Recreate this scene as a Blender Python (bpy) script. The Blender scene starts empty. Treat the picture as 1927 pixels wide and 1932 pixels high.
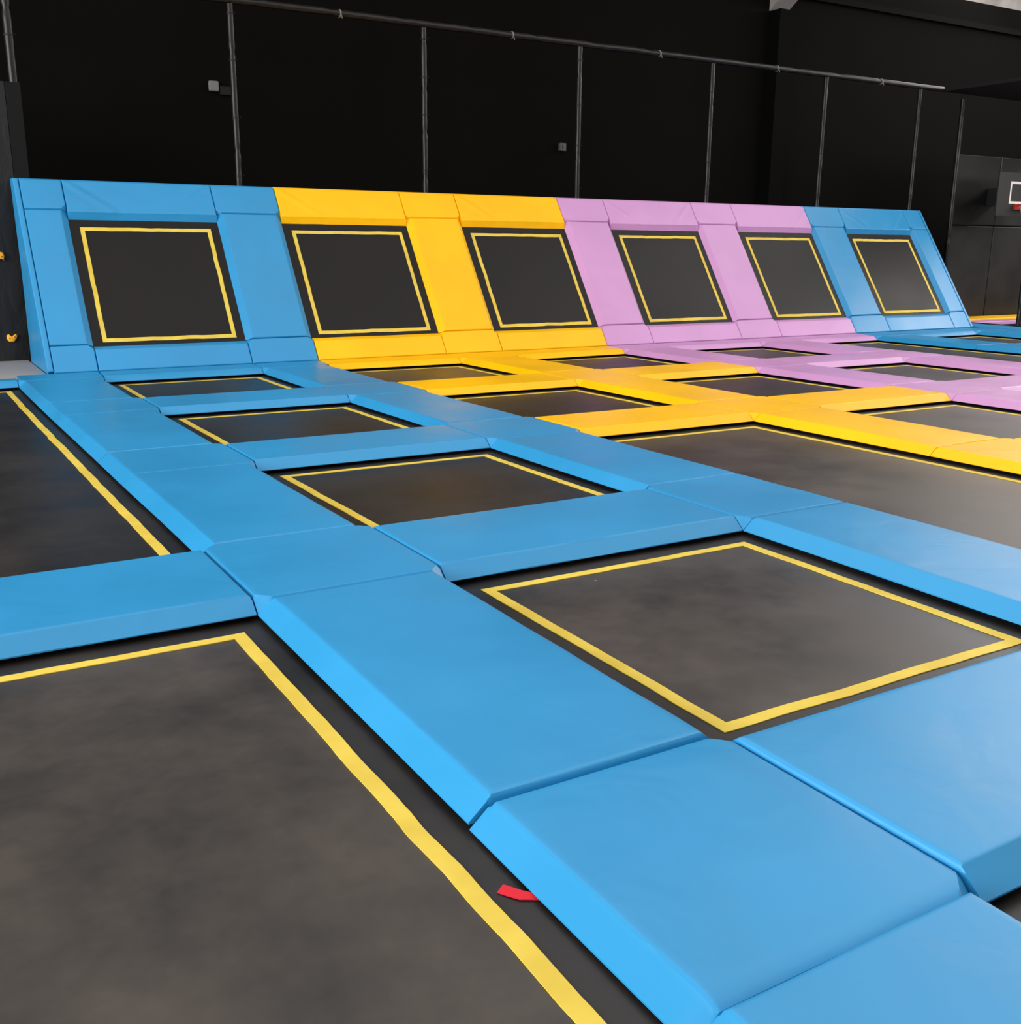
import bpy, math, random
from mathutils import Vector, Matrix, noise

# ------------------------------------------------------------------ camera, world, light, exposure
S = bpy.context.scene
COL = S.collection
cam = bpy.data.cameras.new('camera'); co = bpy.data.objects.new('camera', cam); COL.objects.link(co)
YAW, PITCH, ROLL, FPX = -0.5377, -0.2498, 0.0072, 1953.86
fw = Vector((math.sin(-YAW)*math.cos(PITCH), math.cos(YAW)*math.cos(PITCH), math.sin(PITCH)))
rt = fw.cross(Vector((0, 0, 1))).normalized(); up = rt.cross(fw)
r2 = math.cos(ROLL)*rt + math.sin(ROLL)*up; u2 = -math.sin(ROLL)*rt + math.cos(ROLL)*up
M = Matrix((r2, u2, -fw)).transposed().to_4x4(); M.translation = (0, 0, 1.2)
co.matrix_world = M
cam.sensor_fit = 'HORIZONTAL'; cam.sensor_width = 36; cam.lens = 36*FPX/1927
cam.clip_start = 0.02; cam.clip_end = 200
S.camera = co
S.view_settings.view_transform = 'Standard'; S.view_settings.look = 'None'
S.view_settings.gamma = 1; S.view_settings.use_curve_mapping = False
S.view_settings.exposure = -0.09
w = bpy.data.worlds.new('world'); S.world = w; w.use_nodes = True
w.node_tree.nodes['Background'].inputs[0].default_value = (1, .97, .93, 1)
w.node_tree.nodes['Background'].inputs[1].default_value = 0.30

def area(name, loc, target, sx, sy, power, col=(1, 1, 1)):
    l = bpy.data.lights.new(name, 'AREA'); l.shape = 'RECTANGLE'; l.size = sx; l.size_y = sy
    l.energy = power; l.color = col
    o = bpy.data.objects.new(name, l); COL.objects.link(o); o.location = loc
    o.rotation_euler = (Vector(target)-Vector(loc)).to_track_quat('-Z', 'Y').to_euler()
    return o
area('window_light_side', (-11, 3.2, 4.0), (3, 5.5, 0), 16, 5, 3250, (1, .98, .95))
area('fill_light_rear', (19, -7, 5.5), (14, 11, 1), 14, 4, 450, (1, .98, .95))  # added fill lamp to brighten the right half, no window known there
area('roof_light', (7, 4.3, 7.5), (7, 4.3, 0), 20, 13, 1180, (1, .96, .92))
area('roof_fill_far', (19, 6, 7.4), (19, 6, 0), 9, 10, 500, (1, .96, .92))  # unseen fill lamp, added because the right half came out too dark
area('skylight_right', (24, 8.5, 6.8), (16, 8, 0), 9, 3, 800, (1, .94, .90))
area('clerestory', (19, 14.1, 6.95), (13, 5, 0), 20, 1.1, 760, (1, .93, .89))
area('court_lamp', (17.7, 8.6, 2.9), (17.6, 12.4, 1.6), 1, .6, 55, (1, .96, .9))

# ------------------------------------------------------------------ measures (metres; pad tops at z = 0)
H_, S_ = 0.0543, 0.0635
CX = [(0.9902, 1.7348), (3.2701, 4.0003), (5.5663, 6.3222), (7.8662, 8.6199), (10.1622, 10.925),
      (12.4344, 13.1949), (14.7103, 15.46)]
ROW = {4: (1.0628, 1.8315), 3: (3.3974, 4.1707), 2: (5.7435, 6.4432), 1: (8.0991, 8.8153), 0: (10.4118, 10.7979)}
YR, RL, RA = 10.7979, 2.2444, 0.9723
MATZ = -0.08
WARP = [(1.05,1.83,-0.000,0.002,0),(1.73,1.83,-0.009,-0.006,0),(1.05,1.06,-0.007,-0.007,0),(1.73,1.06,-0.002,-0.005,0),(0.99,1.83,0.001,-0.002,0),(1.94,1.13,0.002,0.002,1),(1.75,1.13,-0.004,-0.005,1),(1.86,1.06,0.015,0.016,1),(2.90,1.77,0.000,0.000,1),(0.99,4.17,0.009,0.071,0),(0.99,3.40,0.003,0.026,0),(1.73,3.40,0.012,0.015,0),(1.73,4.17,0.030,0.008,0),(1.05,3.40,0.018,0.025,0),(0.99,3.40,0.022,0.013,0),(1.67,2.69,0.018,0.019,2),(1.67,1.83,-0.012,-0.009,2),(1.05,2.53,-0.003,-0.003,2),(0.99,2.67,0.005,0.005,2),(2.16,3.46,0.009,0.016,1),(2.56,3.46,0.009,0.014,1),(3.25,3.46,0.018,0.021,1),(2.52,3.40,0.007,0.010,1),(1.78,3.40,0.003,0.006,1),(1.78,4.11,-0.010,-0.026,1),(3.12,4.11,-0.014,-0.020,1),(3.27,3.40,0.045,0.024,0),(3.94,4.17,0.017,0.024,0),(3.94,3.40,0.032,0.040,0),(3.27,4.17,-0.009,0.014,0),(3.27,3.40,0.009,0.006,0),(3.33,3.40,0.011,0.012,0),(3.33,2.57,-0.024,-0.017,2),(3.33,2.05,-0.042,-0.024,2),(3.27,2.01,-0.018,-0.010,2),(3.94,4.93,0.001,0.001,2),(3.94,2.47,0.054,0.032,2),(3.27,5.74,-0.010,0.015,0),(4.00,6.44,0.018,0.045,0),(4.00,5.74,-0.010,0.016,0),(3.27,6.44,0.063,0.041,0),(3.27,8.10,-0.066,-0.106,0),(4.00,8.10,-0.055,-0.045,0),(4.00,8.82,0.002,-0.000,0),(2.09,5.74,-0.007,-0.022,1),(3.27,5.74,-0.020,-0.030,0),(1.77,5.74,-0.002,-0.006,1),(1.74,6.38,0.023,0.085,1),(2.71,6.38,0.006,0.015,1),(1.73,8.75,0.012,0.057,1),(3.08,8.75,-0.014,-0.041,1),(1.74,8.10,0.000,0.001,1),(3.28,8.10,-0.042,-0.106,1),(1.67,10.01,-0.016,-0.064,2),(1.67,8.94,-0.017,-0.062,2),(1.67,6.53,-0.003,-0.010,2),(1.67,7.75,-0.007,-0.022,2),(0.99,9.09,-0.039,-0.152,2),(0.99,6.07,-0.008,-0.020,2),(1.73,10.41,-0.002,-0.013,1),(3.26,10.41,-0.028,-0.091,1),(5.57,5.74,-0.074,-0.074,0),(4.45,5.74,-0.036,-0.048,1),(5.63,4.17,-0.005,0.005,0),(5.57,4.17,0.024,0.001,0),(6.26,4.17,-0.013,-0.000,0),(6.32,4.11,0.036,0.002,0),(6.26,6.44,-0.022,0.045,0),(6.32,6.38,0.050,0.001,0),(5.57,8.10,-0.059,-0.079,0),(5.57,10.41,-0.136,-0.237,0),(7.87,8.10,-0.034,-0.038,0),(7.87,10.41,-0.082,-0.073,0),(10.16,10.41,-0.124,-0.141,0),(10.16,8.10,-0.009,-0.048,0),(7.87,5.74,0.000,-0.033,0),(12.43,10.41,-0.224,-0.180,0),(14.71,10.41,-0.153,-0.127,0),(0.99,3.40,-0.014,0.010,0),(0.66,3.40,-0.003,-0.021,1),(0.68,3.46,-0.005,-0.029,1),(0.25,4.11,0.000,0.007,1),(0.99,10.49,-0.047,-0.216,0),]
_wc = {}
def warp(x, y):
    k = (round(x, 3), round(y, 3))
    if k in _wc: return _wc[k]
    ax = ay = 0.0; bx = by = 0.35
    for (X, Y, dx, dy, m) in WARP:
        d2 = (x-X)**2 + (y-Y)**2
        sg = 0.45 + 0.09*Y
        if d2 > 9*sg*sg: continue
        g = math.exp(-d2/(2*sg*sg))
        if m != 1: ax += g*dx; bx += g
        if m != 2: ay += g*dy; by += g
    f = 1.0 if y < 10.45 else max(0.0, (10.80-y)/0.35)
    _wc[k] = (x+ax/bx*f, y+ay/by*f)
    return _wc[k]

# ------------------------------------------------------------------ materials
def mat(name, col, rough=.5, spec=.5, metal=0.0):
    m = bpy.data.materials.new(name); m.use_nodes = True
    b = m.node_tree.nodes['Principled BSDF']
    b.inputs['Base Color'].default_value = (*col, 1); b.inputs['Roughness'].default_value = rough
    b.inputs['Specular IOR Level'].default_value = spec; b.inputs['Metallic'].default_value = metal
    return m
def N(m, t, **kw):
    n = m.node_tree.nodes.new(t)
    for k, v in kw.items(): setattr(n, k, v)
    return n
def noisy(m, scale=(1, 1, 1), nscale=3.0, lo=None, hi=None, bump=0.0, dist=.01, detail=3, rlo=None, rhi=None, p0=.35, p1=.65):
    nt = m.node_tree; b = nt.nodes['Principled BSDF']
    g = N(m, 'ShaderNodeNewGeometry'); mp = N(m, 'ShaderNodeMapping'); mp.inputs['Scale'].default_value = scale
    nt.links.new(g.outputs['Position'], mp.inputs['Vector'])
    n = N(m, 'ShaderNodeTexNoise'); n.inputs['Scale'].default_value = nscale; n.inputs['Detail'].default_value = detail
    n.inputs['Roughness'].default_value = .66 if detail > 7 else .5
    nt.links.new(mp.outputs[0], n.inputs['Vector'])
    if lo:
        r = N(m, 'ShaderNodeValToRGB'); r.color_ramp.elements[0].position = p0; r.color_ramp.elements[1].position = p1
        r.color_ramp.elements[0].color = (*lo, 1); r.color_ramp.elements[1].color = (*hi, 1)
        nt.links.new(n.outputs['Fac'], r.inputs[0]); nt.links.new(r.outputs[0], b.inputs['Base Color'])
    if rlo is not None:
        r = N(m, 'ShaderNodeMapRange'); r.inputs['From Min'].default_value = .3; r.inputs['From Max'].default_value = .7
        r.inputs['To Min'].default_value = rlo; r.inputs['To Max'].default_value = rhi
        nt.links.new(n.outputs['Fac'], r.inputs[0]); nt.links.new(r.outputs[0], b.inputs['Roughness'])
    if bump:
        bp = N(m, 'ShaderNodeBump'); bp.inputs['Strength'].default_value = bump; bp.inputs['Distance'].default_value = dist
        n2 = N(m, 'ShaderNodeTexNoise'); n2.inputs['Scale'].default_value = 3.2; n2.inputs['Detail'].default_value = 3
        n2.inputs['Distortion'].default_value = .8
        nt.links.new(mp.outputs[0], n2.inputs['Vector'])
        nt.links.new(n2.outputs['Fac'], bp.inputs['Height']); nt.links.new(bp.outputs[0], b.inputs['Normal'])
    return n
def vinyl(name, c, sp=.42):
    m = mat(name, c, .38, sp)
    noisy(m, (1, 1, 1), 1.3, tuple(v*.95 for v in c), tuple(min(1, v*1.04) for v in c), bump=.4, dist=.012, rlo=.32, rhi=.44)
    return m
BLUE = vinyl('blue_vinyl', (.022, .262, .545))
YEL = vinyl('yellow_vinyl', (.95, .51, .003), .22)
PUR = vinyl('lilac_vinyl', (.57, .285, .57))
VC = {'blue': BLUE, 'yellow': YEL, 'lilac': PUR}
def bedmat(name, lo, hi):
    m = mat(name, lo, .5, .4)
    noisy(m, (1, 1, 1), 1.7, lo, hi, detail=8, rlo=.36, rhi=.5, p0=.33, p1=.68)
    return m
BED = bedmat('jump_mat_weave', (.009, .0085, .009), (.026, .022, .020))
BEDD = bedmat('dust_sheen_jump_mat_weave', (.021, .019, .018), (.068, .056, .049))  # dust on the nearer mats, sheen painted into the colour on far right ones
def add_specks(m):
    nt = m.node_tree; b = nt.nodes['Principled BSDF']; src = b.inputs['Base Color'].links[0].from_socket
    g = N(m, 'ShaderNodeNewGeometry'); v = N(m, 'ShaderNodeTexVoronoi'); v.inputs['Scale'].default_value = 3.1
    nt.links.new(g.outputs['Position'], v.inputs['Vector'])
    lt = N(m, 'ShaderNodeMath', operation='LESS_THAN'); lt.inputs[1].default_value = .011
    nt.links.new(v.outputs['Distance'], lt.inputs[0])
    mx = N(m, 'ShaderNodeMixRGB'); mx.inputs[2].default_value = (.45, .42, .36, 1)
    nt.links.new(lt.outputs[0], mx.inputs[0]); nt.links.new(src, mx.inputs[1]); nt.links.new(mx.outputs[0], b.inputs['Base Color'])
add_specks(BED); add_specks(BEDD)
WBED = mat('wall_mat_weave', (.024, .021, .018), .5, .25)
noisy(WBED, (1, 1, 1), 1.1, (.0042, .0036, .0031), (.0075, .0064, .0055), detail=4, rlo=.42, rhi=.52)
TAPE = mat('yellow_webbing', (.80, .55, .075), .6, .3)
noisy(TAPE, (1, 1, 1), 6, (.68, .49, .06), (.77, .58, .08))
STEEL = mat('black_frame', (.008, .008, .009), .6, .3)
WALLB = mat('black_wall_paint', (.0042, .0040, .0036), .9, .06)
noisy(WALLB, (1, 1, .4), .5, (.0027, .0026, .0024), (.0036, .0034, .0028), detail=5)
FLOORB = mat('black_floor', (.006, .006, .007), .8, .2)
SLEEVE = mat('black_pole_sleeve', (.016, .016, .016), .36, .32)
noisy(SLEEVE, (1, 1, 1), 9, (.006, .006, .006), (.011, .0105, .010), bump=.3, dist=.01)
PADDED = mat('charcoal_wall_padding', (.018, .018, .017), .5, .4)
noisy(PADDED, (1, 1, 1), 1.5, (.0085, .009, .0085), (.013, .0125, .012), bump=.25, dist=.02, rlo=.4, rhi=.6)
CLIMB = mat('dark_climbing_wall', (.010, .011, .014), .55, .4)
noisy(CLIMB, (1.5, 1, .6), 2.5, (.0035, .0042, .0062), (.007, .0072, .008), bump=.5, dist=.03)
LEDGE = mat('grey_ledge', (.34, .33, .33), .6, .3)
ORANGE = mat('orange_resin', (.95, .42, .03), .45, .4)
HOLE = mat('dark_bolt', (.25, .07, .01), .6, .2)
WHITE = mat('white_plastic', (.16, .16, .16), .5, .3)
GREYBOX = mat('dark_grey_plastic', (.006, .007, .008), .6, .2)
CONC = mat('pale_concrete', (.32, .30, .29), .85, .2)
noisy(CONC, (1, 1, 1), 2, (.26, .24, .23), (.42, .39, .38), detail=6)
RED = mat('red_webbing', (.60, .012, .028), .6, .3)
REDM = mat('red_rim', (.35, .015, .01), .45, .4)
CEIL = mat('ceiling_grey', (.20, .19, .18), .9, .1)

# ------------------------------------------------------------------ helpers
def mesh_obj(name, verts, faces, m, parent=None, org=None, smooth=False, tilt=False):
    if org is None:
        org = Vector((sum(v[i] for v in verts)/len(verts) for i in range(3)))
    org = Vector(org)
    me = bpy.data.meshes.new(name)
    tilt = tilt or (parent is not None and parent.name in TILT)
    Rm = Matrix.Rotation(-RA, 3, 'X') if tilt else Matrix.Identity(3)
    me.from_pydata([tuple(Rm @ (Vector(v)-org)) for v in verts], [], faces)
    me.materials.append(m); me.update()
    if smooth:
        me.polygons.foreach_set('use_smooth', [True]*len(me.polygons)); me.set_sharp_from_angle(angle=math.radians(30))
    o = bpy.data.objects.new(name, me); COL.objects.link(o)
    if parent is not None:
        o.parent = parent; o.location = Rm @ (org-PO[parent.name])
    else:
        o.location = org
        if tilt: o.rotation_euler = (RA, 0, 0); TILT.add(o.name)
    PO[o.name] = org
    return o
PO = {}; TILT = set()
def empty(name, loc):
    o = bpy.data.objects.new(name, None); COL.objects.link(o); o.location = loc; PO[o.name] = Vector(loc)
    o.empty_display_size = .1
    return o
def tag(o, label, cat, group=None):
    o['label'] = label; o['category'] = cat
    if group: o['group'] = group
    return o
def struct(o): o['kind'] = 'structure'; return o
class MB:
    def __init__(s): s.v = []; s.f = []
    def box(s, x0, x1, y0, y1, z0, z1, T=None):
        b = len(s.v)
        for (x, y, z) in [(x0, y0, z0), (x1, y0, z0), (x1, y1, z0), (x0, y1, z0), (x0, y0, z1), (x1, y0, z1), (x1, y1, z1), (x0, y1, z1)]:
            s.v.append(T(x, y, z) if T else (x, y, z))
        for f in [(3, 2, 1, 0), (4, 5, 6, 7), (0, 1, 5, 4), (1, 2, 6, 5), (2, 3, 7, 6), (3, 0, 4, 7)]: s.f.append(tuple(b+i for i in f))
    def tube(s, pts, rad, n=12, cap=True):
        b = len(s.v); pts = [Vector(p) for p in pts]
        for i, p in enumerate(pts):
            d = (pts[min(i+1, len(pts)-1)]-pts[max(i-1, 0)]).normalized()
            a = d.cross(Vector((.3, .9, .2))).normalized(); c = d.cross(a)
            r = rad[i] if isinstance(rad, (list, tuple)) else rad
            for k in range(n):
                t = 2*math.pi*k/n; s.v.append(tuple(p+a*r*math.cos(t)+c*r*math.sin(t)))
        for i in range(len(pts)-1):
            for k in range(n):
                s.f.append((b+i*n+k, b+i*n+(k+1) % n, b+(i+1)*n+(k+1) % n, b+(i+1)*n+k))
        if cap:
            s.f.append(tuple(b+k for k in reversed(range(n)))); s.f.append(tuple(b+(len(pts)-1)*n+k for k in range(n)))
    def build(s, name, m, parent=None, org=None, smooth=False): return mesh_obj(name, s.v, s.f, m, parent, org, smooth)

def F(x, y, z):                      # a point of the padded floor
    a, b = warp(x, y); return (a, b, z)
CA, SA = math.cos(RA), math.sin(RA)
def RT(x, v, z):                     # a point of the sloping wall: along the wall, up the slope, out of it
    return (x, YR+v*CA-z*SA, v*SA+z*CA)

def ticks(a, b, ea, eb, step):
    """sample positions across a pad: dense where a side slopes or rounds off"""
    out = [a]
    da = S_ if ea else .014; db = S_ if eb else .014
    fine = [.125, .25, .375, .5, .625, .75, .875, .93, 1, 1.07, 1.3]
    for k in (fine if ea else [.15, .4, .7, 1, 1.6]): out.append(a+da*k)
    lo, hi = out[-1], b-db*(1.3 if eb else 1.6)
    n = max(2, int((hi-lo)/step))
    for i in range(1, n): out.append(lo+(hi-lo)*i/n)
    for k in (fine[::-1] if eb else [1.6, 1, .7, .4, .15]): out.append(b-db*k)
    out.append(b)
    return out
def edge_h(d, bevel):
    if bevel:
        t = d/S_
        if t >= 1.07: return 0
        if t <= .93: return -H_*(1-t)-.0004
        k = (t-.93)/.14
        return -H_*.07*(1-k)**2*.9
    r = .014
    if d >= r: return 0
    return -(r-math.sqrt(max(0, r*r-(r-d)**2)))
def pad(name, x0, x1, y0, y1, L, R, Nn, Ff, m, T=F, cham=(), step=.06, seed=0, wr=.0015, crease=None, parent=None, gap=.003, dz=0, rn=0):
    """L R Nn Ff: sloping side on the left, right, near, far; otherwise a rounded seam. cham: corners cut to a sloping triangle"""
    if not L: x0 += gap
    if not R: x1 -= gap
    if not Nn: y0 += gap
    if not Ff: y1 -= gap
    xs = ticks(x0, x1, L or 'nl' in cham or 'fl' in cham, R or 'nr' in cham or 'fr' in cham, step)
    ys = ticks(y0, y1, Nn or 'nl' in cham or 'nr' in cham, Ff or 'fl' in cham or 'fr' in cham, step)
    nx, ny = len(xs), len(ys)
    vs = []; fs = []
    hb = -H_-.001+dz
    rnd = Vector((seed*3.71, seed*1.37, seed*.77))
    for y in ys:
        for x in xs:
            dl, dr, dn, df = x-x0, x1-x, y-y0, y1-y
            z = min(edge_h(dl, L), edge_h(dr, R), edge_h(dn, Nn), edge_h(df, Ff))
            for c in cham:
                d = (dn if c[0] == 'n' else df)+(dl if c[1] == 'l' else dr)
                if d < S_: z = min(z, -H_*(1-d/S_))
            ed = min(dl, dr, dn, df)
            k = min(1, ed/.09)
            wz = wr*k*(noise.noise(Vector((x*2.3, y*2.3, 0))+rnd)+.5*noise.noise(Vector((x*6, y*6, 3))+rnd))
            wz += .004*min(1, ed/.3)*min(1, (x1-x0))   # a little crown
            if crease: wz += crease((x-x0)/(x1-x0), (y-y0)/(y1-y0))*min(1, ed/.03)
            if rn: wz -= rn*.55*max(0, 1-dn/rn/2)**2.2
            if z < -.002 and (L or R or Nn or Ff):    # soft waviness of the lower edge
                wz += .003*noise.noise(Vector((x*3.1, y*3.1, 7))+rnd)
            vs.append(T(x, y, z+wz+dz))
    top = nx*ny
    def idx(i, j): return j*nx+i
    for j in range(ny-1):
        for i in range(nx-1):
            a_, b_, c_, d_ = idx(i, j), idx(i+1, j), idx(i+1, j+1), idx(i, j+1)
            mx, my = (xs[i]+xs[i+1])/2, (ys[j]+ys[j+1])/2
            cn = ''
            for c in cham:
                if (my-y0 if c[0] == 'n' else y1-my)+(mx-x0 if c[1] == 'l' else x1-mx) < S_*1.3: cn = c
            if cn in ('nl', 'fr'): fs += [(a_, b_, d_), (b_, c_, d_)]
            elif cn: fs += [(a_, b_, c_), (a_, c_, d_)]
            else: fs.append((a_, b_, c_, d_))
    # skirt and underside
    ring = [(i, 0) for i in range(nx)]+[(nx-1, j) for j in range(1, ny)]+[(i, ny-1) for i in range(nx-2, -1, -1)]+[(0, j) for j in range(ny-2, 0, -1)]
    for (i, j) in ring:
        x, y = xs[i], ys[j]
        vs.append(T(x, y, hb-.003))
    n = len(ring)
    for k in range(n):
        a, b = ring[k], ring[(k+1) % n]
        fs.append((idx(*a), top+k, top+(k+1) % n, idx(*b)))
    fs.append(tuple(top+k for k in reversed(range(n))))
    return mesh_obj(name, vs, fs, m, parent, smooth=True, tilt=(T is RT))

ORD = ['', 'first', 'second', 'third', 'fourth', 'fifth', 'sixth', 'seventh']
LASTI = {1: 'leftmost', 7: 'rightmost'}

# ------------------------------------------------------------------ trampolines
def ribbon(x0, x1, y0, y1, z, wdt, T, parent, seed, amp=.0036):
    """a closed square of webbing sewn on the mat, edges a little wavy"""
    rnd = random.Random(seed)
    def side(p, q, inward, sd):
        n = max(6, int((Vector(q)-Vector(p)).length/.035)); out = []
        for i in range(n+1):
            t = i/n; x = p[0]+(q[0]-p[0])*t; y = p[1]+(q[1]-p[1])*t
            f = math.sin(math.pi*t)**.4
            e = amp*1.6*noise.noise(Vector((x*5, y*5, sd)))*f+amp*.7*noise.noise(Vector((x*14, y*14, sd+4)))*f
            out.append((x+inward[0]*e, y+inward[1]*e))
        return out
    o = side((x0, y0), (x1, y0), (0, 1), 1)[:-1]+side((x1, y0), (x1, y1), (1, 0), 2)[:-1]+side((x1, y1), (x0, y1), (0, 1), 3)[:-1]+side((x0, y1), (x0, y0), (1, 0), 4)[:-1]
    X0, X1, Y0, Y1 = x0+wdt, x1-wdt, y0+wdt, y1-wdt
    cx, cy = (x0+x1)/2, (y0+y1)/2
    vs = []; fs = []
    for (x, y) in o:
        # inner partner: same place, moved in
        ix = min(max(x, X0), X1); iy = min(max(y, Y0), Y1)
        ex, ey = x, y
        if abs(x-x0) < .01 and Y0 < y < Y1: ix = x+wdt
        elif abs(x-x1) < .01 and Y0 < y < Y1: ix = x-wdt
        if abs(y-y0) < .01 and X0 < x < X1: iy = y+wdt
        elif abs(y-y1) < .01 and X0 < x < X1: iy = y-wdt
        for (a, b, zz) in ((ex, ey, z), (ex, ey, z+.0025), (ix, iy, z+.0025), (ix, iy, z)): vs.append(T(a, b, zz))
    n = len(o)
    for k in range(n):
        a, b = k*4, ((k+1) % n)*4
        for q in range(4): fs.append((a+q, b+q, b+(q+1) % 4, a+(q+1) % 4))
    return mesh_obj('boundary_tape', vs, fs, TAPE, parent)
def trampoline(name, x0, x1, y0, y1, T, label, group, bedmat, z=MATZ, ins=(.10, .075, .09, .09), ext=.2, wdt=.045, seed=1, fo=.30):
    c = T((x0+x1)/2, (y0+y1)/2, z)
    t = empty(name, c); tag(t, label, 'trampoline', group)
    if T is RT: t.rotation_euler = (RA, 0, 0); TILT.add(t.name)
    ex0, ex1, ey0, ey1 = x0-ext, x1+ext, y0-ext, y1+ext
    hw = wdt/2
    def lines(e0, t0, t1, e1):
        k = max(5, int((t1-t0)/.18)); return [e0, (e0+t0)/2]+[t0+(t1-t0)*q_/k for q_ in range(k+1)]+[(e1+t1)/2, e1]
    gx = lines(ex0, x0+ins[0]+hw, x1-ins[1]-hw, ex1); gy = lines(ey0, y0+ins[2]+hw, y1-ins[3]-hw, ey1)
    nx, ny = len(gx)-1, len(gy)-1
    vs = []; fs = []
    for k in range(2):
        for y in gy:
            for x in gx: vs.append(T(x, y, z-.004*k))
    q = (nx+1)*(ny+1)
    for j in range(ny):
        for i in range(nx):
            a = j*(nx+1)+i; f = (a, a+1, a+nx+2, a+nx+1)
            fs.append(f); fs.append(tuple(q+v for v in reversed(f)))
    bd = [i for i in range(nx+1)]+[(j*(nx+1)+nx) for j in range(1, ny+1)]+[ny*(nx+1)+i for i in range(nx-1, -1, -1)]+[j*(nx+1) for j in range(ny-1, 0, -1)]
    for k in range(len(bd)):
        a, b = bd[k], bd[(k+1) % len(bd)]; fs.append((a, q+a, q+b, b))
    jm = mesh_obj('jump_mat', vs, fs, bedmat, t)
    if bedmat is BEDD:                    # feet bring dust only inside the tape, with painted sheen far right: the rim stays clean
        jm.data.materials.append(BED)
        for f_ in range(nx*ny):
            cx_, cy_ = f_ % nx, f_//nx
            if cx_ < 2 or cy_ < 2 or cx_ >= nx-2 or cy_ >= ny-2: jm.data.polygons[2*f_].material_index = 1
    ribbon(x0+ins[0], x1-ins[1], y0+ins[2], y1-ins[3], z+.0005, wdt, T, t, seed)
    m = MB(); a, b = ext, min(fo, .30)
    zt, zb = -H_-.006, -.13
    m.box(x0-b, x0-a, y0-b, y1+b, zb, zt, T); m.box(x1+a, x1+b, y0-b, y1+b, zb, zt, T)
    m.box(x0-a, x1+a, y0-b, y0-a, zb, zt, T); m.box(x0-a, x1+a, y1+a, y1+b, zb, zt, T)
    m.build('steel_frame', STEEL, t)
    return t

# ------------------------------------------------------------------ room shell
def sbox(name, *a, m=WALLB):
    b = MB(); b.box(*a); return struct(b.build(name, m))
sbox('floor', -6, 30, -3, 14.3, -.35, -.25, m=FLOORB)
sbox('wall_back', -6, 30, 14.3, 14.5, -.25, 5.9)
sbox('wall_back_upper', -6, 30, 14.3, 14.5, 5.9, 7.6, m=CONC)
sbox('ceiling', -6, 30, -3, 14.5, 7.6, 7.8, m=CEIL)
sbox('trim_1', -6, 30, 14.22, 14.3, 5.42, 5.52, m=mat('dull_black_rail', (.0042, .004, .0038), .9, .08))
sbox('trim_2', 13.62, 13.93, 14.05, 14.3, -.25, 5.15, m=mat('dull_black_pillar', (.0026, .0025, .0023), .9, .06))
b = MB()
b.v = [(13.60, 13.7, 5.55), (14.0, 13.7, 5.55), (14.0, 14.3, 5.15), (13.60, 14.3, 5.15), (13.60, 13.6, 6.2), (14.35, 13.6, 6.2), (14.35, 14.3, 6.2), (13.60, 14.3, 6.2)]
b.f = [(3, 2, 1, 0), (4, 5, 6, 7), (0, 1, 5, 4), (1, 2, 6, 5), (2, 3, 7, 6), (3, 0, 4, 7)]
struct(b.build('trim_3', CONC))

# ------------------------------------------------------------------ floor trampolines
gaps = {1: (CX[0][1], CX[1][0]), 2: (CX[1][1], CX[2][0]), 3: (CX[2][1], CX[3][0]), 4: (CX[3][1], CX[4][0]), 5: (CX[4][1], CX[5][0]), 6: (CX[5][1], CX[6][0])}
X0L = CX[0][0]-1.55
gaps[0] = (X0L, CX[0][0])
cells = [
 (0, ROW[3][1], ROW[0][0], 'long floor trampoline at left edge of view, running back to the dark climbing wall'),
 (0, -.5, ROW[3][0], 'big black floor trampoline nearest the camera at lower left'),
 (1, ROW[1][1], ROW[0][0], 'small floor trampoline at the foot of the leftmost wall trampoline'),
 (1, ROW[2][1], ROW[1][0], 'black floor trampoline ringed by blue pads, second out from the leftmost wall trampoline'),
 (1, ROW[3][1], ROW[2][0], 'black floor trampoline ringed by blue pads, third out from the leftmost wall trampoline'),
 (1, ROW[4][1], ROW[3][0], 'large black floor trampoline with its whole yellow square in view, centre right'),
 (1, -.5, ROW[4][0], 'floor trampoline of which only a black corner shows at lower right'),
 (2, ROW[1][1], ROW[0][0], 'floor trampoline at the foot of the left wall trampoline of the yellow section'),
 (2, ROW[2][1], ROW[1][0], 'floor trampoline between blue and yellow pads, second out from the yellow wall section'),
 (2, ROW[4][1], ROW[2][0], 'wide floor trampoline between blue pads and yellow pads, right'),
 (3, ROW[1][1], ROW[0][0], 'narrow looking floor trampoline at foot of the wall where yellow meets lilac'),
 (3, ROW[2][1], ROW[1][0], 'floor trampoline between yellow pads and lilac pad line, second out from the wall'),
 (3, ROW[3][1], ROW[2][0], 'floor trampoline at right edge behind the nearest yellow pad line'),
 (4, ROW[1][1], ROW[0][0], 'floor trampoline with lilac pads all round at the foot of the wall'),
 (4, ROW[2][1], ROW[1][0], 'floor trampoline with lilac pads all round, second out from the wall'),
 (5, ROW[2][1], ROW[0][0], 'long floor trampoline between lilac pad line and far blue pad line'),
 (6, ROW[1][1], ROW[0][0], 'farthest floor trampoline, among blue pads at far right'),
]
DUST_SHEEN = {1, 5, 6, 7, 9, 12, 13, 14, 15, 16}  # paler mats: dusty ones, and far right ones given sheen by colour
for k, (g, ya, yb, lab) in enumerate(cells):
    x0, x1 = gaps[g]
    trampoline('floor_trampoline', x0, x1, ya, yb, F, lab, 'black floor trampolines', BEDD if k in DUST_SHEEN else BED, seed=k, fo=.30 if yb < ROW[0][0]-.01 else .22 if False else .30)

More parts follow.
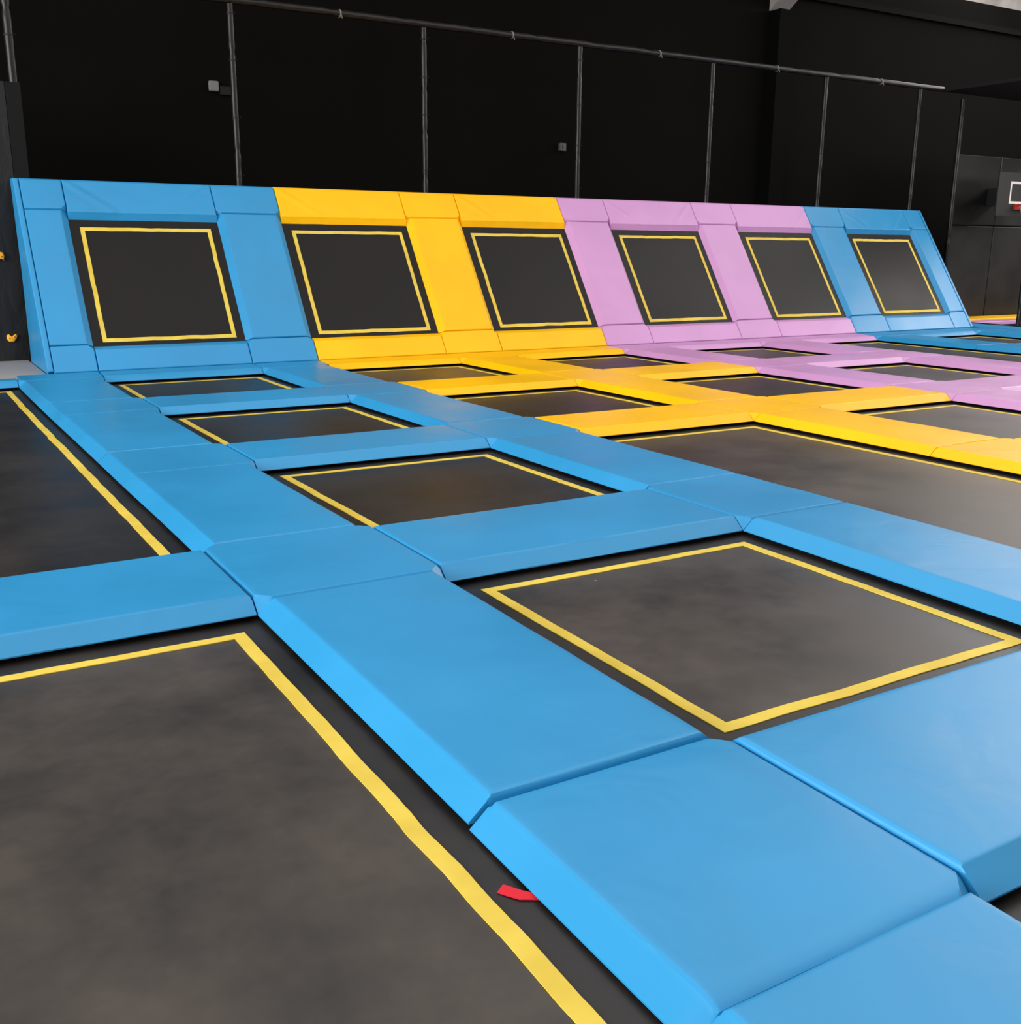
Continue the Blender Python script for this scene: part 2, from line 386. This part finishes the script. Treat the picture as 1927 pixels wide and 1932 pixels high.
# ------------------------------------------------------------------ floor pads
LINE = {1: 'leftmost pad line', 2: 'second pad line from left', 3: 'yellow pad line', 4: 'nearer lilac pad line', 5: 'farther lilac pad line', 6: 'far blue pad line', 7: 'rightmost pad line'}
ccol = {1: 'blue', 2: 'blue', 3: 'yellow', 4: 'lilac', 5: 'lilac', 6: 'blue', 7: 'blue'}
lr = {1: (True, True)}
def out(n): return ['against the sloping wall', 'one trampoline out from the wall', 'two trampolines out from the wall', 'three trampolines out from the wall', 'four trampolines out from the wall'][n]
# cross pads: (gap, row) -> colour
cross = {(0, 3): 'blue', (0, 0): 'blue', (1, 4): 'blue', (1, 3): 'blue', (1, 2): 'blue', (1, 1): 'blue', (1, 0): 'blue',
         (2, 2): 'yellow', (2, 1): 'yellow', (2, 0): 'yellow', (3, 3): 'yellow', (3, 2): 'yellow', (3, 1): 'yellow', (3, 0): 'yellow',
         (4, 2): 'lilac', (4, 1): 'lilac', (4, 0): 'lilac', (5, 0): 'lilac', (6, 1): 'blue', (6, 0): 'blue'}
BETW = {0: 'left of the leftmost pad line', 1: 'between the first and second pad lines', 2: 'between second blue and yellow lines',
        3: 'between yellow line and nearer lilac line', 4: 'between the two lilac lines', 5: 'between farther lilac and far blue lines', 6: 'between the far blue lines'}
sd = 0
for (g, r), c in cross.items():
    sd += 1
    x0, x1 = gaps[g]; y0, y1 = ROW[r]
    if g == 0: x0 = X0L
    far = True
    if r == 0: far = False
    if (g, r) == (0, 0): y0, y1 = 10.41, 10.62
    near = step = .06 if y0 < 5 else .12
    o = pad('cross_pad', x0, x1, y0, y1, False, False, True, far, VC[c], step=step, seed=sd, wr=.0022 if y0 < 5 else .0015)
    tag(o, '%s cross pad %s, %s' % (c, BETW[g], out(r)), 'pad', '%s cross pads' % c)
def has(g, r): return (g, r) in cross
ends = {1: 4, 2: 3, 3: 3, 4: 2, 5: 1, 6: 1, 7: 0}
for ci in range(1, 8):
    x0, x1 = CX[ci-1]; c = ccol[ci]
    for r in range(0, ends[ci]+1):
        sd += 1
        y0, y1 = ROW[r]
        l, rr = has(ci-1, r), has(ci, r)
        if ci == 7 and r == 0: rr = True
        ch = []
        if l: ch.append('nl')
        if rr: ch.append('nr')
        if r > 0:
            if l: ch.append('fl')
            if rr: ch.append('fr')
        wrk = .006 if (ci, r) == (1, 4) else .003
        o = pad('corner_pad', x0, x1, y0, y1, not l, not rr, False, False, VC[c], cham=ch, step=.035 if y0 < 5 else .08, seed=sd, wr=wrk, dz=-.011 if (ci, r) == (1, 4) else 0, rn=.03 if (ci, r) == (1, 4) else 0)
        tag(o, 'square %s pad in %s, %s' % (c, LINE[ci], out(r)), 'pad', '%s corner pads' % c)
        if (ci, r) == (1, 4):
            # red fabric tab under its left edge
            pts = [((.940, 1.607), .0), ((.955, 1.584), .003), ((.975, 1.563), .008), ((.997, 1.547), .014), ((1.03, 1.530), .018)]
            vs = []; fs = []
            wd = [.0125, .0125, .012, .0075, .004]
            P_ = [Vector((.944, 1.614)), Vector((.957, 1.592)), Vector((.970, 1.571)), Vector((.992, 1.553)), Vector((1.022, 1.533))]
            for i, p in enumerate(P_):
                d = (P_[min(i+1, 4)]-P_[max(i-1, 0)]).normalized(); nrm = Vector((-d.y, d.x))
                z = [-.0745, -.074, -.0735, -.0735, -.0735][i]
                for sgn in (-1, 1):
                    q = p+nrm*wd[i]*sgn
                    vs.append((q.x, q.y, z+(.002 if sgn > 0 else -.002))); vs.append((q.x, q.y, z-.002+(.002 if sgn > 0 else -.002)))
            for i in range(4):
                a = i*4; b2 = a+4
                fs += [(a, a+2, b2+2, b2), (a+1, b2+1, b2+3, a+3), (a, b2, b2+1, a+1), (a+2, a+3, b2+3, b2+2)]
            fs += [(0, 1, 3, 2), (16, 18, 19, 17)]
            st = mesh_obj('fabric_tab', vs, fs, RED, o); st['label'] = 'short red fabric tab sticking out under the pad'
    for r in range(0, ends[ci]+1):
        sd += 1
        yb = ROW[r][0]
        ya = ROW[r+1][1] if r < 4 else -.4
        if ci == 7: ya = ROW[1][0]
        if ci == 4 and r == 2: ya = ROW[3][1]
        big = ya < 5
        o = pad('long_pad', x0, x1, ya, yb, True, True, False, False, VC[c], step=.05 if big else .12, seed=sd, wr=.0025)
        tag(o, 'long %s pad in %s, %s' % (c, LINE[ci], ['first from the sloping wall', 'second from the sloping wall', 'third from the sloping wall', 'fourth from the sloping wall', 'nearest the camera'][r]), 'pad', 'long %s floor pads' % c)
# walkway pad to the right of the last line
o = pad('walkway_pad', 15.46, 16.06, 8.9, 12.2, False, False, False, False, BLUE, step=.12, seed=91)
tag(o, 'flat blue walkway pad beside the court edge at far right', 'pad')

# ------------------------------------------------------------------ sloping wall
RV0, RV1 = .283, 1.80
rl = ['leftmost blue framed wall trampoline', 'wall trampoline beside the blue pads, left one of the two in yellow', 'wall trampoline beside the lilac pads, right one of the two in yellow',
      'left one of the two wall trampolines in the lilac section', 'right one of the wall trampolines with lilac pads above and below', 'rightmost wall trampoline, framed in blue']
tcol = {1: 'blue', 2: 'yellow', 3: 'yellow', 4: 'lilac', 5: 'lilac', 6: 'blue'}
WN = {1: 'leftmost', 2: 'second', 3: 'third', 4: 'fourth', 5: 'fifth', 6: 'rightmost'}
def crease_fn(sgn):
    def f(u, v):
        z = 0
        for (ax, ay, bx, by) in ((.0, 1.0, .30, .16), (1.0, 1.0, .72, .16)):
            dx, dy = bx-ax, by-ay; L2 = dx*dx+dy*dy
            t = max(0, min(1, ((u-ax)*dx+(v-ay)*dy)/L2))
            px, py = ax+dx*t, ay+dy*t
            d = math.hypot((u-px)*1.5, (v-py)*.45)
            z += .010*math.exp(-(d/.035)**2)*(1-t*.6)-.006*math.exp(-((d-.06)/.05)**2)*(1-t*.6)
        return z
    return f
RX = [(1.3272, 1.7348)]+CX[1:6]+[(14.7103, 15.1188)]
for i in range(1, 7):
    x0, x1 = gaps[i]; c = tcol[i]
    trampoline('ramp_trampoline', x0, x1, RV0, RV1, RT, rl[i-1], 'sloping wall trampolines', WBED, z=-.055, ins=(.10, .09, .065, .10), seed=20+i, wdt=.042, fo=.06, ext=.02)
    o = pad('lower_pad', x0, x1, 0, RV0+.02, False, False, False, True, VC[c], T=RT, step=.08, seed=40+i, wr=.003)
    tag(o, '%s pad below the %s wall trampoline' % (c, WN[i]), 'pad', 'pads below the wall trampolines')
    o = pad('upper_pad', x0, x1, RV1-.01, RL, False, False, True, False, VC[c], T=RT, step=.03, seed=50+i, wr=.003, crease=crease_fn(1))
    tag(o, 'creased %s pad above the %s wall trampoline' % (c, WN[i]), 'pad', 'pads above the wall trampolines')
for ci in range(1, 8):
    x0, x1 = RX[ci-1]; c = ccol[ci]
    where = 'at the left end of the sloping wall' if ci == 1 else 'at the right end of the sloping wall' if ci == 7 else 'between the %s and %s wall trampolines' % (WN[ci-1], WN[ci])
    L, R = ci > 1, ci < 7
    o = pad('upright_pad', x0, x1, RV0+.02, 1.876, L, R, False, False, VC[c], T=RT, step=.05, seed=60+ci, wr=.004)
    tag(o, 'tall %s pad %s' % (c, where), 'pad', 'upright pads of the sloping wall')
    o = pad('base_pad', x0, x1, 0, RV0+.02, False, False, False, False, VC[c], T=RT, cham=(['fl'] if L else [])+(['fr'] if R else []), step=.08, seed=70+ci, wr=.002)
    tag(o, 'low square %s pad %s' % (c, where), 'pad', 'base pads of the sloping wall')
    o = pad('top_pad', x0, x1, 1.876, RL, False, False, False, False, VC[c], T=RT, cham=(['nl'] if L else [])+(['nr'] if R else []), step=.08, seed=80+ci, wr=.002)
    tag(o, 'top square %s pad %s' % (c, where), 'pad', 'top pads of the sloping wall')
# the wedge behind the wall mats
def prism(x0, x1, prof):
    n = len(prof); vs = [(x0, y, z) for y, z in prof]+[(x1, y, z) for y, z in prof]
    fs = [tuple(range(n))[::-1], tuple(range(n, 2*n))]+[(k, (k+1) % n, n+(k+1) % n, n+k) for k in range(n)]
    return vs, fs
def rp(v, z): q = RT(0, v, z); return (q[1], q[2])
fr = empty('ramp_scaffold', (8.2, 11.5, -.24)); tag(fr, 'dark frame carrying the sloping trampoline wall from behind', 'scaffold')
m = MB(); m.box(1.40, 15.08, .17, RL-.06, -.165, -.145, RT); sb_ = mesh_obj('slope_board', m.v, m.f, STEEL, tilt=True); sb_.parent = fr; sb_.location = sb_.location-PO[fr.name]
for x in (1.5, 3.6, 5.9, 8.2, 10.5, 12.8, 15.0):
    m = MB(); m.box(x-.03, x+.03, 12.18, 12.24, -.25, 1.78); m.build('upright', STEEL, fr)
# blue side cover, left
prof = [(10.86, -.02), rp(.02, 0.004), rp(RL-.004, .004), (12.27, 1.858), (12.10, .9), (12.08, -.02)]
vs, fs = prism(1.272, 1.325, prof)
o = mesh_obj('side_cover', vs, fs, BLUE); bv = o.modifiers.new('b', 'BEVEL'); bv.width = .012; bv.segments = 3
tag(o, 'blue padded cover on the left side of the sloping wall', 'pad')
vs, fs = prism(15.121, 15.16, prof)
o = mesh_obj('side_cover', vs, fs, BLUE)
tag(o, 'blue padded cover on the right side of the sloping wall', 'pad')
for ci, (xa, xb, c) in enumerate([(1.33, CX[1][1], 'blue'), (CX[1][1], CX[3][0], 'yellow'), (CX[3][0], CX[5][0], 'lilac'), (CX[5][0], 15.12, 'blue')]):
    b = MB(); b.box(xa+.003, xb-.003, 12.115, 12.26, 1.79, 1.856)
    o = b.build('ridge_pad', VC[c]); tag(o, '%s padding along the top edge of the sloping wall, %s section' % (c, ['left blue', 'yellow', 'lilac', 'right blue'][ci]), 'pad', 'top edge padding')

# ------------------------------------------------------------------ net poles and rail
PY = 12.38
def pole_x(px): return px
poles = [(1.415, 'black pole at the left end, lower half boxed in dark padding'), (3.70, 'black sleeved net pole above the leftmost blue section'), (6.09, 'black sleeved net pole above the yellow section'),
         (8.41, 'black sleeved net pole above the left lilac corner'), (10.74, 'black sleeved net pole above the middle of lilac section'), (13.06, 'black sleeved net pole above the right blue section'), (15.27, 'black sleeved net pole at the right top corner of the sloping wall')]
ZR = 3.845
def wavy_tube(x, y, z0, z1, r, seed):
    n = int((z1-z0)/.05); m = MB(); pts = []; rad = []
    for i in range(n+1):
        z = z0+(z1-z0)*i/n
        pts.append((x+.004*noise.noise(Vector((z*2, seed, 0))), y, z))
        seg = (z*1.9+seed*.37) % 1.0
        rad.append(r*(1+.10*noise.noise(Vector((z*7, seed, 3)))-(.22 if seg < .06 else 0)))
    m.tube(pts, rad, 14); return m
for k, (x, lab) in enumerate(poles):
    z0 = -.25
    top = ZR-.04
    rr = .036 if k else .045
    o = wavy_tube(x, PY, z0, top, rr, k+1).build('net_pole', SLEEVE, smooth=True)
    tag(o, lab, 'pole', 'net poles behind the sloping wall')
    rnd = random.Random(k)
    zz = 1.95+rnd.random()*.2
    while zz < top-.1:
        m = MB(); m.tube([(x, PY, zz-.008), (x, PY, zz+.008)], rr*1.1, 14); m.tube([(x+rr, PY-.01, zz), (x+rr+.02, PY-.035, zz+.015)], .003, 6)
        m.build('cable_tie', STEEL, o); zz += .42+rnd.random()*.25
    if k == 0:
        m = MB(); m.box(x-.095, x+.05, PY-.08, PY+.08, -.2, 2.80); p_ = m.build('pole_padding', mat('black_pole_padding', (.004, .004, .0042), .7, .2), o)
n = 150; m = MB(); pts = []; rad = []
for i in range(n+1):
    x = .2+(15.85-.2)*i/n
    pts.append((x, PY, ZR+.006*noise.noise(Vector((x*2, 5, 0))))); rad.append(.04*(1+.08*noise.noise(Vector((x*5, 2, 2)))-(.2 if i % 9 == 0 else 0)))
m.tube(pts, rad, 14)
rail = m.build('net_rail', SLEEVE, smooth=True); tag(rail, 'long black sleeved rail joining the tops of the net poles', 'rail')
for k, x in enumerate((5.0, 7.35, 9.75, 12.0, 14.3)):
    m = MB(); m.tube([(x-.008, PY, ZR), (x+.008, PY, ZR)], .045, 14); m.tube([(x, PY-.045, ZR), (x+.015, PY-.05, ZR-.06)], .004, 6)
    t = m.build('cable_tie', mat('pale_tie', (.20, .20, .19), .4, .5) if k == 0 else bpy.data.materials['pale_tie'], rail); t['label'] = 'pale cable tie'

# ------------------------------------------------------------------ left climbing wall and ledge
CY = 12.30
vs = []; fs = []
nx, nz = 30, 50
xa, xb, za, zb = -.9, 1.315, -.05, 2.80
for j in range(nz+1):
    for i in range(nx+1):
        x = xa+(xb-xa)*i/nx; z = za+(zb-za)*j/nz
        e = min(1, (xb-x)/.1, (zb-z)/.1)
        vs.append((x, CY-.012*e*(noise.noise(Vector((x*3-z*1.5, z*1.6, 2)))), z))
for j in range(nz):
    for i in range(nx):
        a = j*(nx+1)+i; fs.append((a, a+1, a+nx+2, a+nx+1))
b0 = len(vs)
for (x, z) in ((xa, za), (xb, za), (xb, zb), (xa, zb)): vs.append((x, CY+.08, z))
fs += [tuple(range(0, nx+1))[::-1]+(b0, b0+1)]
fs[-1] = (b0, b0+1)+tuple(range(nx, -1, -1))
fs.append((b0+1, b0+2)+tuple(nx+j*(nx+1) for j in range(nz, -1, -1)))
fs.append((b0+2, b0+3)+tuple(nz*(nx+1)+i for i in range(0, nx+1)))
fs.append((b0+3, b0)+tuple(j*(nx+1) for j in range(0, nz+1)))
fs.append((b0+3, b0+2, b0+1, b0))
cw = mesh_obj('climbing_wall', vs, fs, CLIMB, smooth=True)
tag(cw, 'dark climbing wall panel at the left edge, holding orange grips', 'climbing wall')
def hold(cx, cz, outline, holes, lab):
    n = len(outline); vs = []; fs = []
    for (k, d, sc) in ((0, 0, 1), (1, .018, 1.0), (2, .034, .8), (3, .040, .45)):
        for (x, z) in outline: vs.append((cx+x*sc, CY-.006-d, cz+z*sc))
    for k in range(3):
        for i in range(n): fs.append((k*n+i, k*n+(i+1) % n, (k+1)*n+(i+1) % n, (k+1)*n+i))
    fs.append(tuple(3*n+i for i in range(n))); fs.append(tuple(i for i in reversed(range(n))))
    t = mesh_obj('climbing_hold', vs, fs, ORANGE, smooth=True)
    tag(t, lab, 'climbing hold', 'orange climbing holds')
    for (x, z) in holes:
        m = MB(); m.tube([(cx+x, CY-.040, cz+z), (cx+x, CY-.0475, cz+z)], .0065, 10); m.build('bolt', HOLE, t)
kid = [(-.052, .030), (-.034, .042), (-.018, .026), (.004, .022), (.022, .036), (.042, .040), (.052, .022), (.046, .000), (.028, -.018), (.018, -.040), (-.006, -.044), (-.032, -.040), (-.050, -.022), (-.056, .004)]
hold(1.135, .232, kid, [(-.028, .0), (.022, .014)], 'lower orange kidney shaped climbing grip near the floor')
up_ = [(-.06, .03), (-.03, .045), (.004, .047), (.028, .040), (.040, .016), (.038, -.014), (.030, -.040), (.008, -.026), (-.02, -.034), (-.05, -.03)]
hold(1.105, 1.075, up_, [(.012, .0), (-.03, .0)], 'upper orange climbing grip cut by the left edge')
b = MB(); b.box(-.9, 1.262, 10.632, CY-.02, -.2, -.008); o = b.build('floor_ledge', LEDGE); tag(o, 'pale grey floor ledge at the foot of the dark climbing wall', 'ledge')

# ------------------------------------------------------------------ things on the black hall wall
m = MB(); m.box(3.935, 4.065, 14.24, 14.3, 3.13, 3.26)
o = m.build('sensor_box', WHITE); bv = o.modifiers.new('b', 'BEVEL'); bv.width = .02; bv.segments = 3
tag(o, 'small square pale box high on the black wall at left', 'wall box')
m = MB(); m.box(4.075, 4.24, 14.25, 14.3, 3.10, 3.20)
o = m.build('cable_box', GREYBOX); tag(o, 'dark grey oblong box right beside the pale square box', 'wall box')
m = MB(); m.box(9.35, 9.455, 14.24, 14.3, 2.675, 2.785)
o = m.build('wall_socket', mat('grey_plastic', (.09, .085, .08), .5, .3)); tag(o, 'tiny grey socket on the black wall left of the fourth pole', 'socket')
m = MB(); m.box(9.385, 9.40, 14.235, 14.24, 2.70, 2.76); m.build('socket_slot', STEEL, o)

# ------------------------------------------------------------------ ball court at the far right
xe = [16.44, 17.70, 19.1, 20.5]
for k in range(3):
    for q, (za, zb) in enumerate(((0.02, 1.64), (1.655, 2.84))):
        m = MB(); m.box(xe[k]+.01, xe[k+1]-.01, 12.42, 12.50, za, zb)
        o = m.build('wall_mat', PADDED); bv = o.modifiers.new('b', 'BEVEL'); bv.width = .015; bv.segments = 2
        tag(o, 'charcoal %s wall pad of the court, %s from left' % (['lower', 'upper'][q], ORD[k+1]), 'wall pad', 'charcoal court wall pads')
m = MB(); m.tube([(16.36, 12.38, -.25), (16.36, 12.38, ZR-.1)], .045, 14)
o = wavy_tube(16.33, 12.33, -.25, ZR-.12, .042, 9).build('court_post', SLEEVE, smooth=True); tag(o, 'black sleeved corner post left of the charcoal wall pads', 'pole')
o = wavy_tube(16.13, 10.66, -.25, 2.6, .040, 12).build('court_post', SLEEVE, smooth=True); tag(o, 'black sleeved court post at the right edge of view', 'pole')
m = MB(); m.box(16.07, 16.115, 10.0, 12.30, -.25, .012); o = m.build('court_kerb', mat('dark_maroon_kerb', (.012, .006, .008), .6, .3)); tag(o, 'low dark beam along the edge of the ball court', 'beam')
b = MB(); b.box(15.86, 20.6, 10.2, PY+.02, ZR-.03, ZR+.02); o = b.build('court_roof', STEEL); tag(o, 'flat black roof sheet over the ball court at far right', 'canopy')
o = pad('court_pad', 16.13, 20.4, 11.85, 12.40, False, False, False, False, YEL, step=.2, seed=95, T=lambda x, y, z: (x, y, z+.03)); tag(o, 'yellow floor pad along the foot of the charcoal wall pads', 'pad')
o = pad('court_pad', 16.13, 20.4, 11.5, 11.84, False, False, False, False, PUR, step=.2, seed=96, T=lambda x, y, z: (x, y, z+.01)); tag(o, 'lilac floor pad in front of the yellow court pad', 'pad')
# basketball hoop
BY = 11.72
t = empty('basketball_hoop', (17.35, BY, 2.1)); tag(t, 'dark basketball backboard with white target frame and red rim, far right', 'basketball hoop')
m = MB(); m.box(16.70, 17.98, BY, BY+.03, 1.80, 2.52); m.build('backboard', mat('charcoal_board', (.021, .020, .019), .5, .4), t)
m = MB(); y0_ = BY-.004
m.box(17.03, 17.58, y0_, BY, 2.335, 2.375); m.box(17.03, 17.58, y0_, BY, 2.005, 2.045); m.box(17.03, 17.065, y0_, BY, 2.045, 2.335); m.box(17.545, 17.58, y0_, BY, 2.045, 2.335)
m.build('target_frame', mat('white_paint', (.72, .68, .66), .5, .3), t)
m = MB(); m.box(17.155, 17.46, BY-.05, BY-.004, 1.905, 2.0); m.build('rim_bracket', REDM, t)
m = MB(); pts = [(17.31+.2*math.cos(a*math.pi/12), BY-.26+.2*math.sin(a*math.pi/12), 1.985) for a in range(25)]
m.tube(pts, .009, 8); m.build('rim', REDM, t)
m = MB()
for k in range(12):
    a0 = 2*math.pi*k/12
    for sgn in (1, -1):
        m.tube([(17.31+(.2-.03*q)*math.cos(a0+sgn*q*.26), BY-.26+(.2-.03*q)*math.sin(a0+sgn*q*.26), 1.975-.09*q) for q in range(4)], .003, 5)
m.build('net', mat('net_cord', (.3, .28, .26), .8, .2), t)
m = MB(); m.box(17.4, 17.6, BY+.03, 12.42, 2.0, 2.3); m.build('mounting_arm', STEEL, t)
